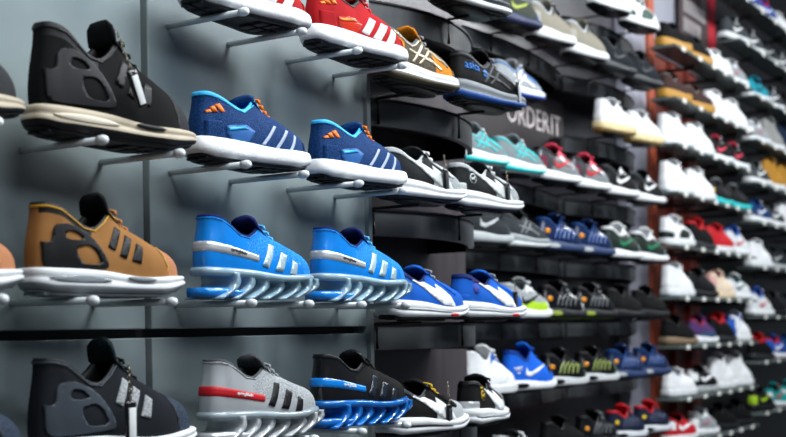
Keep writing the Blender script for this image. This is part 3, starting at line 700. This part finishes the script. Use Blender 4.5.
# ------------------------------------------------------------------ pegs under the near bay's shoes
def peg(x, z, label):
    r = empty('display_peg', (x, 1.27, z), 0, label, 'peg', 'white pegs on the grey boards')
    bm = bmesh.new(); tube(bm, [(0, .0, 0), (0, -.145, 0)], .0048, 12); link_mesh('rod', bm, pegm, r)
    bm = bmesh.new(); pr = [(-.143, .0062), (-.151, .0068), (-.156, .0055), (-.1585, .003)]
    tube(bm, [(0, a, 0) for a, b in pr], [b for a, b in pr], 12); link_mesh('end_cap', bm, M('#e4eaec', 'gloss'), r)
near = [('top', .478, [(1.47, 'foam_red'), (1.775, 'foam_red')]),
        ('second', .262, [(.868, 'cage_black'), (1.180, 'cage_black'), (1.47, 'foam_blue'), (1.772, 'foam_blue')]),
        ('third', .047, [(.872, 'cage_tan'), (1.160, 'cage_tan'), (1.478, 'blade_blue'), (1.775, 'blade_blue')]),
        ('bottom', -.168, [(.868, 'cage_navy'), (1.171, 'cage_navy'), (1.487, 'blade_silver'), (1.770, 'blade_black')])]
for rn, h, items in near:
    for i, (t, key) in enumerate(items):
        nth = {2: ['left', 'right'], 4: ['leftmost', 'second', 'third', 'rightmost']}[len(items)][i]
        if key == 'cage_black': h = .252
        put(key, t, D1, EYE+h, 0, '%s, %s on %s peg row' % (DESC[key], nth, rn), 'shoes on pegs of the grey bay')
        for q, dx in (('heel', -.075), ('toe', .070)):
            peg(t+dx, EYE+h-(.0065 if q == 'heel' else .0065), 'white peg under the %s of the %s shoe, %s peg row' % (q, nth, rn))

# ------------------------------------------------------------------ curved rails
def rail(xa, xb, yend, ymid, z, yback, label, group):
    r = empty('curved_shelf', ((xa+xb)/2, yend, z), 0, label, 'shelf', group)
    n = 24; w = (xb-xa)/2
    def yy(x): return -(yend-ymid)*(1-(x/w)**2)
    xs = [-w+2*w*i/n for i in range(n+1)]
    bm = bmesh.new(); R = [[Vector((x, yy(x), -.052)), Vector((x, yy(x), -.002)), Vector((x, yy(x)+.002, 0)), Vector((x, yy(x)+.014, 0)), Vector((x, yy(x)+.014, -.052))] for x in xs]
    loft(bm, R); bm.faces.new(bm.verts[:5]); bm.faces.new(bm.verts[-5:]); o = link_mesh('fascia', bm, railm, r, False)
    bm = bmesh.new(); R = [[Vector((x, yy(x)+.014, -.010)), Vector((x, yy(x)+.014, -.003)), Vector((x, yback-yend, -.003)), Vector((x, yback-yend, -.010))] for x in xs]
    loft(bm, R); bm.faces.new(bm.verts[:4]); bm.faces.new(bm.verts[-4:]); link_mesh('shelf_board', bm, brackm, r, False)
    bm = bmesh.new(); R = [[Vector((x, yy(x)-.004, -.001)), Vector((x, yy(x)-.004, .003)), Vector((x, yy(x)+.004, .003)), Vector((x, yy(x)+.004, -.001))] for x in xs]
    loft(bm, R); bm.faces.new(bm.verts[:4]); bm.faces.new(bm.verts[-4:]); link_mesh('edge_strip', bm, brackm, r, False)
    for sx in (-w+.006, w-.006):
        bm = bmesh.new(); box(bm, sx-.005, sx+.005, .016, yback-yend, -.06, 0); link_mesh('end_plate', bm, brackm, r, False)
def bracket(x, y, z, yr, label, group):
    r = empty('shoe_bracket', (x, y, z), 0, label, 'bracket', group)
    bm = bmesh.new(); n = 20; Rg = []
    for zz, s in ((-.0045, .94), (-.003, 1), (-.0015, 1), (-.0003, .95)):
        Rg.append([Vector((math.cos(2*math.pi*i/n)*.075*s, math.sin(2*math.pi*i/n)*.034*s, zz)) for i in range(n)])
    V = loft(bm, Rg); bm.faces.new(V[0]); bm.faces.new(V[-1]); link_mesh('plate', bm, brackm, r)
    bm = bmesh.new(); tube(bm, [(0, .0, -.006), (0, yr-y-.006, -.006), (0, yr-y-.007, -.058)], .0035, 6); link_mesh('strap', bm, brackm, r)
cg = ['top', 'second', 'third', 'fourth', 'fifth', 'sixth', 'seventh', 'eighth', 'ninth', 'tenth']
front = [(.665, [(2.25, 1.20, -4, 'gel_navy')]), (.468, [(2.035, 1.212, -2, 'gel_orange'), (2.295, 1.19, -4, 'gel_black')]), (.246, [(2.022, 1.195, -4, 'strip_dark'), (2.288, 1.195, -4, 'strip_heelcat')]),
         (.016, [(2.025, 1.195, -4, 'strip_blue'), (2.295, 1.195, -4, 'strip_blue_cat')]), (-.205, [(2.02, 1.195, -4, 'strip_black'), (2.275, 1.205, 16, 'strip_black_cat')]), (-.42, [])]
def yrail(x, xa, xb, ye, ym):
    w = (xb-xa)/2; return ye-(ye-ym)*(1-((x-(xa+xb)/2)/w)**2)
for i, (h, items) in enumerate(front):
    z = EYE+h
    rail(1.96, 2.52, 1.34, 1.255, z-.008, 1.46, 'grey convex front shelf rail, %s down beside the grey boards' % cg[i], 'front curved shelf rails')
    for j, (t, dy, yw, key) in enumerate(items):
        nth = 'only shoe' if len(items) == 1 else ('left shoe' if j == 0 else 'right shoe')
        put(key, t, dy, z, yw, '%s, %s on %s front curved rail' % (DESC[key], nth, cg[i]), 'shoes on the front curved rails')
        bracket(t, dy, z, yrail(t, 1.96, 2.52, 1.34, 1.255), 'black bracket under the %s on %s front curved rail' % (nth, cg[i]), 'shoe brackets on the front rails')
rear = [(1.10, [(4.0, 'white_bdots'), (4.30, 'white_green')]),
        (.89, [(3.24, 'grass_gray'), (3.50, 'air_greyhigh'), (3.78, 'air_greyhigh'), (4.05, 'black_suede'), (4.33, 'black_suede')]),
        (.675, [(3.25, 'gel_multi'), (4.04, 'white_cream'), (4.33, 'white_cream')]),
        (.452, [(3.00, 'gel_teal'), (3.25, 'gel_teal'), (3.53, 'air_pink'), (3.79, 'air_pink'), (4.06, 'air_bw'), (4.34, 'air_bw')]),
        (.232, [(3.02, 'air_gray'), (3.27, 'gel_gray'), (3.54, 'tn_navy'), (3.81, 'tn_navy'), (4.08, 'air_green'), (4.36, 'air_green')]),
        (.020, [(3.02, 'air_lime'), (3.28, 'air_lime'), (3.55, 'tn_black'), (3.82, 'tn_black'), (4.09, 'all_black'), (4.36, 'all_black')]),
        (-.195, [(3.04, 'air_white_hi'), (3.30, 'air_royal'), (3.56, 'tn_yellow'), (3.83, 'tn_yellow'), (4.10, 'tn_navy'), (4.37, 'tn_navy')]),
        (-.410, [(3.22, 'strip_dark'), (3.55, 'all_black'), (3.83, 'tn_black'), (4.10, 'tn_red'), (4.37, 'tn_red')])]
for i, (h, items) in enumerate(rear):
    z = EYE+h
    for nm, xa, xb in (('left', 2.86, 3.90), ('right', 3.93, 4.62)):
        if i == 2 and nm == 'left': continue
        rail(xa, xb, 1.72, 1.655, z-.008, 1.80, 'dark convex rear shelf rail, %s down, %s bay' % (cg[i], nm), 'rear curved shelf rails')
    for j, (t, key) in enumerate(items):
        put(key, t, D3, z, -5, '%s, %s along the %s rear curved rail' % (DESC[key], ORD[j], cg[i]), 'shoes on the rear curved rails')
        xa, xb = (2.86, 3.90) if t < 3.92 else (3.93, 4.62)
        bracket(t, D3, z, 1.776 if (i == 2 and t < 3.9) else yrail(t, xa, xb, 1.72, 1.655), 'black bracket under shoe %s along the %s rear rail' % (ORD[j], cg[i]), 'shoe brackets on the rear rails')

# ------------------------------------------------------------------ red bay and far dark bay
redrows = [(1.115, ['wheat_black', 'wheat_black', 'white_low', 'white_gray']),
           (.906, ['wheat_brown', 'wheat_brown', 'white_tall', 'white_tall']),
           (.722, ['white_tall', 'white_tall', 'black_pinkflash', 'black_pinkflash']),
           (.528, ['white_tall', 'white_tall', 'teal_black', 'teal_black']),
           (.314, ['bw_gum', 'black_red', 'red_high', 'white_blue']),
           (.107, ['white_tall', 'black_low', 'blush', 'white_teal']),
           (-.09, ['black_taupe', 'rainbow', 'black_red', 'white_blue_hi']),
           (-.300, ['white_low', 'black_white', 'white_high', 'white_high']),
           (-.485, ['red_black', 'white_gray', 'all_black', 'all_black'])]
RT = [4.845, 5.145, 5.425, 5.69]
def shelf(xa, xb, ya, yb, z, label, group, nlab, wall=1.82):
    r = empty('wall_shelf', (xa, yb, z), 0, label, 'shelf', group)
    bm = bmesh.new(); box(bm, 0, xb-xa, ya-yb, 0, -.010, 0, .001); link_mesh('shelf_board', bm, glassm, r, False)
    for k in range(nlab):
        x = (xb-xa)*(k+.5)/nlab+.03*math.sin(k*7.3)
        bm = bmesh.new(); box(bm, x-.021, x+.021, ya-yb-.004, ya-yb-.001, -.015, .003, .0008); link_mesh('price_label', bm, labelm, r, False)
    for k in range(3):
        x = .42+(xb-xa-.52)*k/2
        bm = bmesh.new(); box(bm, x-.005, x+.005, -.05, wall-yb+.002, -.024, -.010); link_mesh('bracket', bm, brackm, r, False)
for i, (h, ks) in enumerate(redrows):
    z = EYE+h
    shelf(4.655, 5.80, D4-.066, D4+.040, z, 'glass shelf with white price labels, %s down the red-brown bay' % cg[i], 'shelves of the red-brown bay', 6)
    for j, key in enumerate(ks):
        t = RT[j]-.03; yaw = [-6, -3, -8, -5][(i+j) % 4]
        put(key, t, D4, z+.001, yaw, '%s, %s shoe on the %s red-brown bay shelf' % (DESC[key], ORD[j], cg[i]), 'shoes of the red-brown bay')
farrows = [(1.53, 5.62, ['white_blue', 'blue_red', 'blue_red', 'white_low']), (1.32, 5.62, ['gray_white', 'gray_white', 'air_gray', 'gray_white']),
           (1.10, 6.0, ['teal_run', 'gray_white', 'black_low', 'gray_white']), (.887, 6.0, ['white_gray', 'grey_boot', 'navy_boot', 'gray_white']),
           (.68, 6.0, ['gray_white', 'wheat_boot', 'wheat_boot', 'navy_white']), (.49, 6.0, ['navy_white', 'gray_white', 'white_high', 'white_high']),
           (.27, 6.0, ['white_tall', 'air_gray', 'air_gray', 'black_low']), (.03, 6.0, ['white_blue', 'black_low', 'air_gray', 'all_black']),
           (-.19, 6.0, ['black_red', 'blue_red', 'navy_white', 'blue_red']), (-.44, 6.0, ['black_lime', 'multi_bright', 'multi_bright', 'black_red'])]
for i, (h, x0, ks) in enumerate(farrows):
    z = EYE+h
    shelf(5.84 if x0 > 5.8 else 5.58, 7.3, D4-.066, D4+.040, z, 'dark far shelf with pale edge labels, %s down the far bay' % cg[i], 'shelves of the far dark bay', 7)
    for j, key in enumerate(ks):
        t = x0+.06+.285*j
        put(key, t, D4, z+.001, -6, '%s, %s shoe on the %s far bay shelf' % (DESC[key], ORD[j], cg[i]), 'shoes of the far dark bay')

# ------------------------------------------------------------------ signs
def flat_text(txt, size, mt, parent, x, y, z, ext=.001):
    b = text_bm(txt, size, 0, 0); 
    bmesh.ops.translate(b, verts=b.verts, vec=(x, y, z)); r = bmesh.ops.extrude_face_region(b, geom=b.faces[:])
    bmesh.ops.translate(b, verts=[g for g in r['geom'] if isinstance(g, bmesh.types.BMVert)], vec=(0, -ext, 0))
    return link_mesh('lettering', b, mt, parent, False)
sg = empty('hanging_sign', (3.70, 1.786, EYE+.695), 0, 'dark sign reading ORDER IT on the rear wall', 'sign')
bm = bmesh.new(); box(bm, -.50, .36, -.006, .006, -.14, .118, .002); link_mesh('sign_board', bm, surf('sign_dark', '#241f22', '#2e282a', .4), sg, False)
flat_text('ORDER', .105, M('#c9c0c0', 'smooth'), sg, .06, -.008, .02)
flat_text('IT', .105, M('#c9c0c0', 'smooth'), sg, .285, -.008, .02)
rs = empty('banner', (5.39, 1.780, EYE+1.28), 0, 'red and grey banner with two white text lines above the boots', 'sign')
bm = bmesh.new(); box(bm, 0, .54, -.004, .004, 0, .62, .001); link_mesh('banner_sheet', bm, surf('banner_grey', '#3c2f31', '#4a3a3c', .5), rs, False)
bm = bmesh.new(); box(bm, .42, .54, -.007, -.0045, 0, .62, .0008); link_mesh('red_strip', bm, surf('banner_red', '#c22336', '#b31c2e', .5), rs, False)
for z0, x0, ws in ((.20, .05, (.032, .028, .036, .02, .034, .03, .036, .028)), (.11, .05, (.034, .03, .022, .036, .03, .034))):
    x = x0
    for w in ws:
        bm = bmesh.new(); box(bm, x, x+w, -.0075, -.0045, z0-.032, z0+.032, .0006); link_mesh('lettering', bm, M('#a9a3a4', 'smooth'), rs, False); x += w+.012

# ------------------------------------------------------------------ anti-theft tags
def secure(x, y, z, tilt, label, size=1.0, face='#c9cccb', ch=.045):
    r = empty('security_tag', (x, y, z), 0, label, 'tag', 'security tags hanging on shoes'); r.rotation_euler = (0, tilt, 0)
    bm = bmesh.new(); box(bm, -.0085*size, .0085*size, -.003, .003, -.052*size, 0, .0028); link_mesh('tag_body', bm, BKG, r)
    bm = bmesh.new(); box(bm, -.0058*size, .0058*size, -.0042, -.0028, -.047*size, -.008*size, .0006); link_mesh('label_strip', bm, M(face, 'smooth'), r)
    bm = bmesh.new()
    for k in range(int(ch/.0045)):
        zc = .001+k*.0045; p = Vector((math.sin(k*.9)*.0008, -.0005+k*.0004, zc)); n = 8
        ax = (Vector((1, 0, 0)), Vector((0, 1, 0)))[k % 2]
        tube(bm, [p+ax*math.cos(a)*.0018+Vector((0, 0, math.sin(a)*.0030)) for a in [2*math.pi*i/8 for i in range(9)]], .0006, 5, cap=False)
    link_mesh('chain', bm, M('#8f8a78', 'metal'), r)
secure(1.160, D1-.056, EYE+.262+.083, -.42, 'black security tag with grey label on the black runner', 1.0, ch=.055)
secure(1.150, D1-.056, EYE-.168+.078, 0, 'black security tag with white label on the black and slate runner', 1.1, '#d9dcdc', ch=.05)
secure(2.345, D1-.045, EYE+.468+.060, -.1, 'black security tag on the black running shoe with blue lettering', 1.0, '#9aa0a2')
secure(2.045, D1-.031, EYE+.255+.055, -.05, 'black security tag on the left charcoal runner', 1.0, '#2b2f33', .03)
secure(2.315, D1-.031, EYE+.255+.052, -.02, 'black security tag on the charcoal runner with round emblem', 1.0, '#2b2f33', .03)
secure(2.345, D1-.031, EYE+.016+.060, 0, 'black security tag on the right royal blue runner', 1.0, '#2b2f33', .03)
secure(2.045, D1-.031, EYE-.205+.055, 0, 'black security tag on the black runner with yellow laces', 1.1, '#2b2f33', .045)
secure(3.36, D3-.046, EYE-.195+.070, 0, 'black security tag on the bright blue sneaker', 1.2, '#2b2f33', .03)
secure(3.62, D3-.046, EYE+.020+.060, 0, 'grey security tag on the left amber-patched black sneaker', 1.2, '#b9bcbc', .03)
secure(3.63, D3-.046, EYE-.195+.060, 0, 'black security tag on the left lime-veined sneaker', 1.2, '#2b2f33', .03)

# ------------------------------------------------------------------ light
def area(name, loc, rot, sx, sy, e, col=(1, 1, 1)):
    l = bpy.data.lights.new(name, 'AREA'); l.shape = 'RECTANGLE'; l.size = sx; l.size_y = sy; l.energy = e; l.color = col
    o = bpy.data.objects.new(name, l); COL.objects.link(o); o.location = loc; o.rotation_euler = rot; return o
for x, e in ((.8, 28), (2.0, 46), (3.4, 46), (4.9, 40), (6.4, 32)):
    area('ceiling_panel', (x, .10, 3.05), (math.radians(28), 0, 0), .9, .30, e, (.93, .97, 1))
area('aisle_light', (1.5, -1.6, 2.9), (math.radians(48), 0, 0), 2.5, .5, 34, (.86, .93, 1))
w = bpy.data.worlds.new('World'); SC.world = w; w.use_nodes = True
w.node_tree.nodes['Background'].inputs['Color'].default_value = (.42, .50, .60, 1); w.node_tree.nodes['Background'].inputs['Strength'].default_value = .15

# ------------------------------------------------------------------ camera
cam = bpy.data.cameras.new('camera'); co = bpy.data.objects.new('camera', cam); COL.objects.link(co); SC.camera = co
cam.sensor_width = 36; cam.lens = 36*1200/786; cam.shift_y = (328-218.5)/786; cam.clip_start = .05
th = math.atan(747/1200); ro = .0157
f = Vector((math.cos(th), math.sin(th), 0)); r0 = Vector((math.sin(th), -math.cos(th), 0)); z0 = Vector((0, 0, 1))
r = r0*math.cos(ro)-z0*math.sin(ro); u = z0*math.cos(ro)+r0*math.sin(ro)
co.matrix_world = Matrix(((r.x, u.x, -f.x, 0), (r.y, u.y, -f.y, 0), (r.z, u.z, -f.z, EYE), (0, 0, 0, 1)))
cam.dof.use_dof = True; cam.dof.focus_distance = 2.0; cam.dof.aperture_fstop = 4.6

SC.view_settings.view_transform = 'Standard'; SC.view_settings.look = 'None'; SC.view_settings.gamma = 1; SC.view_settings.use_curve_mapping = False
SC.view_settings.exposure = 0.0
SC.cycles.use_denoising = True
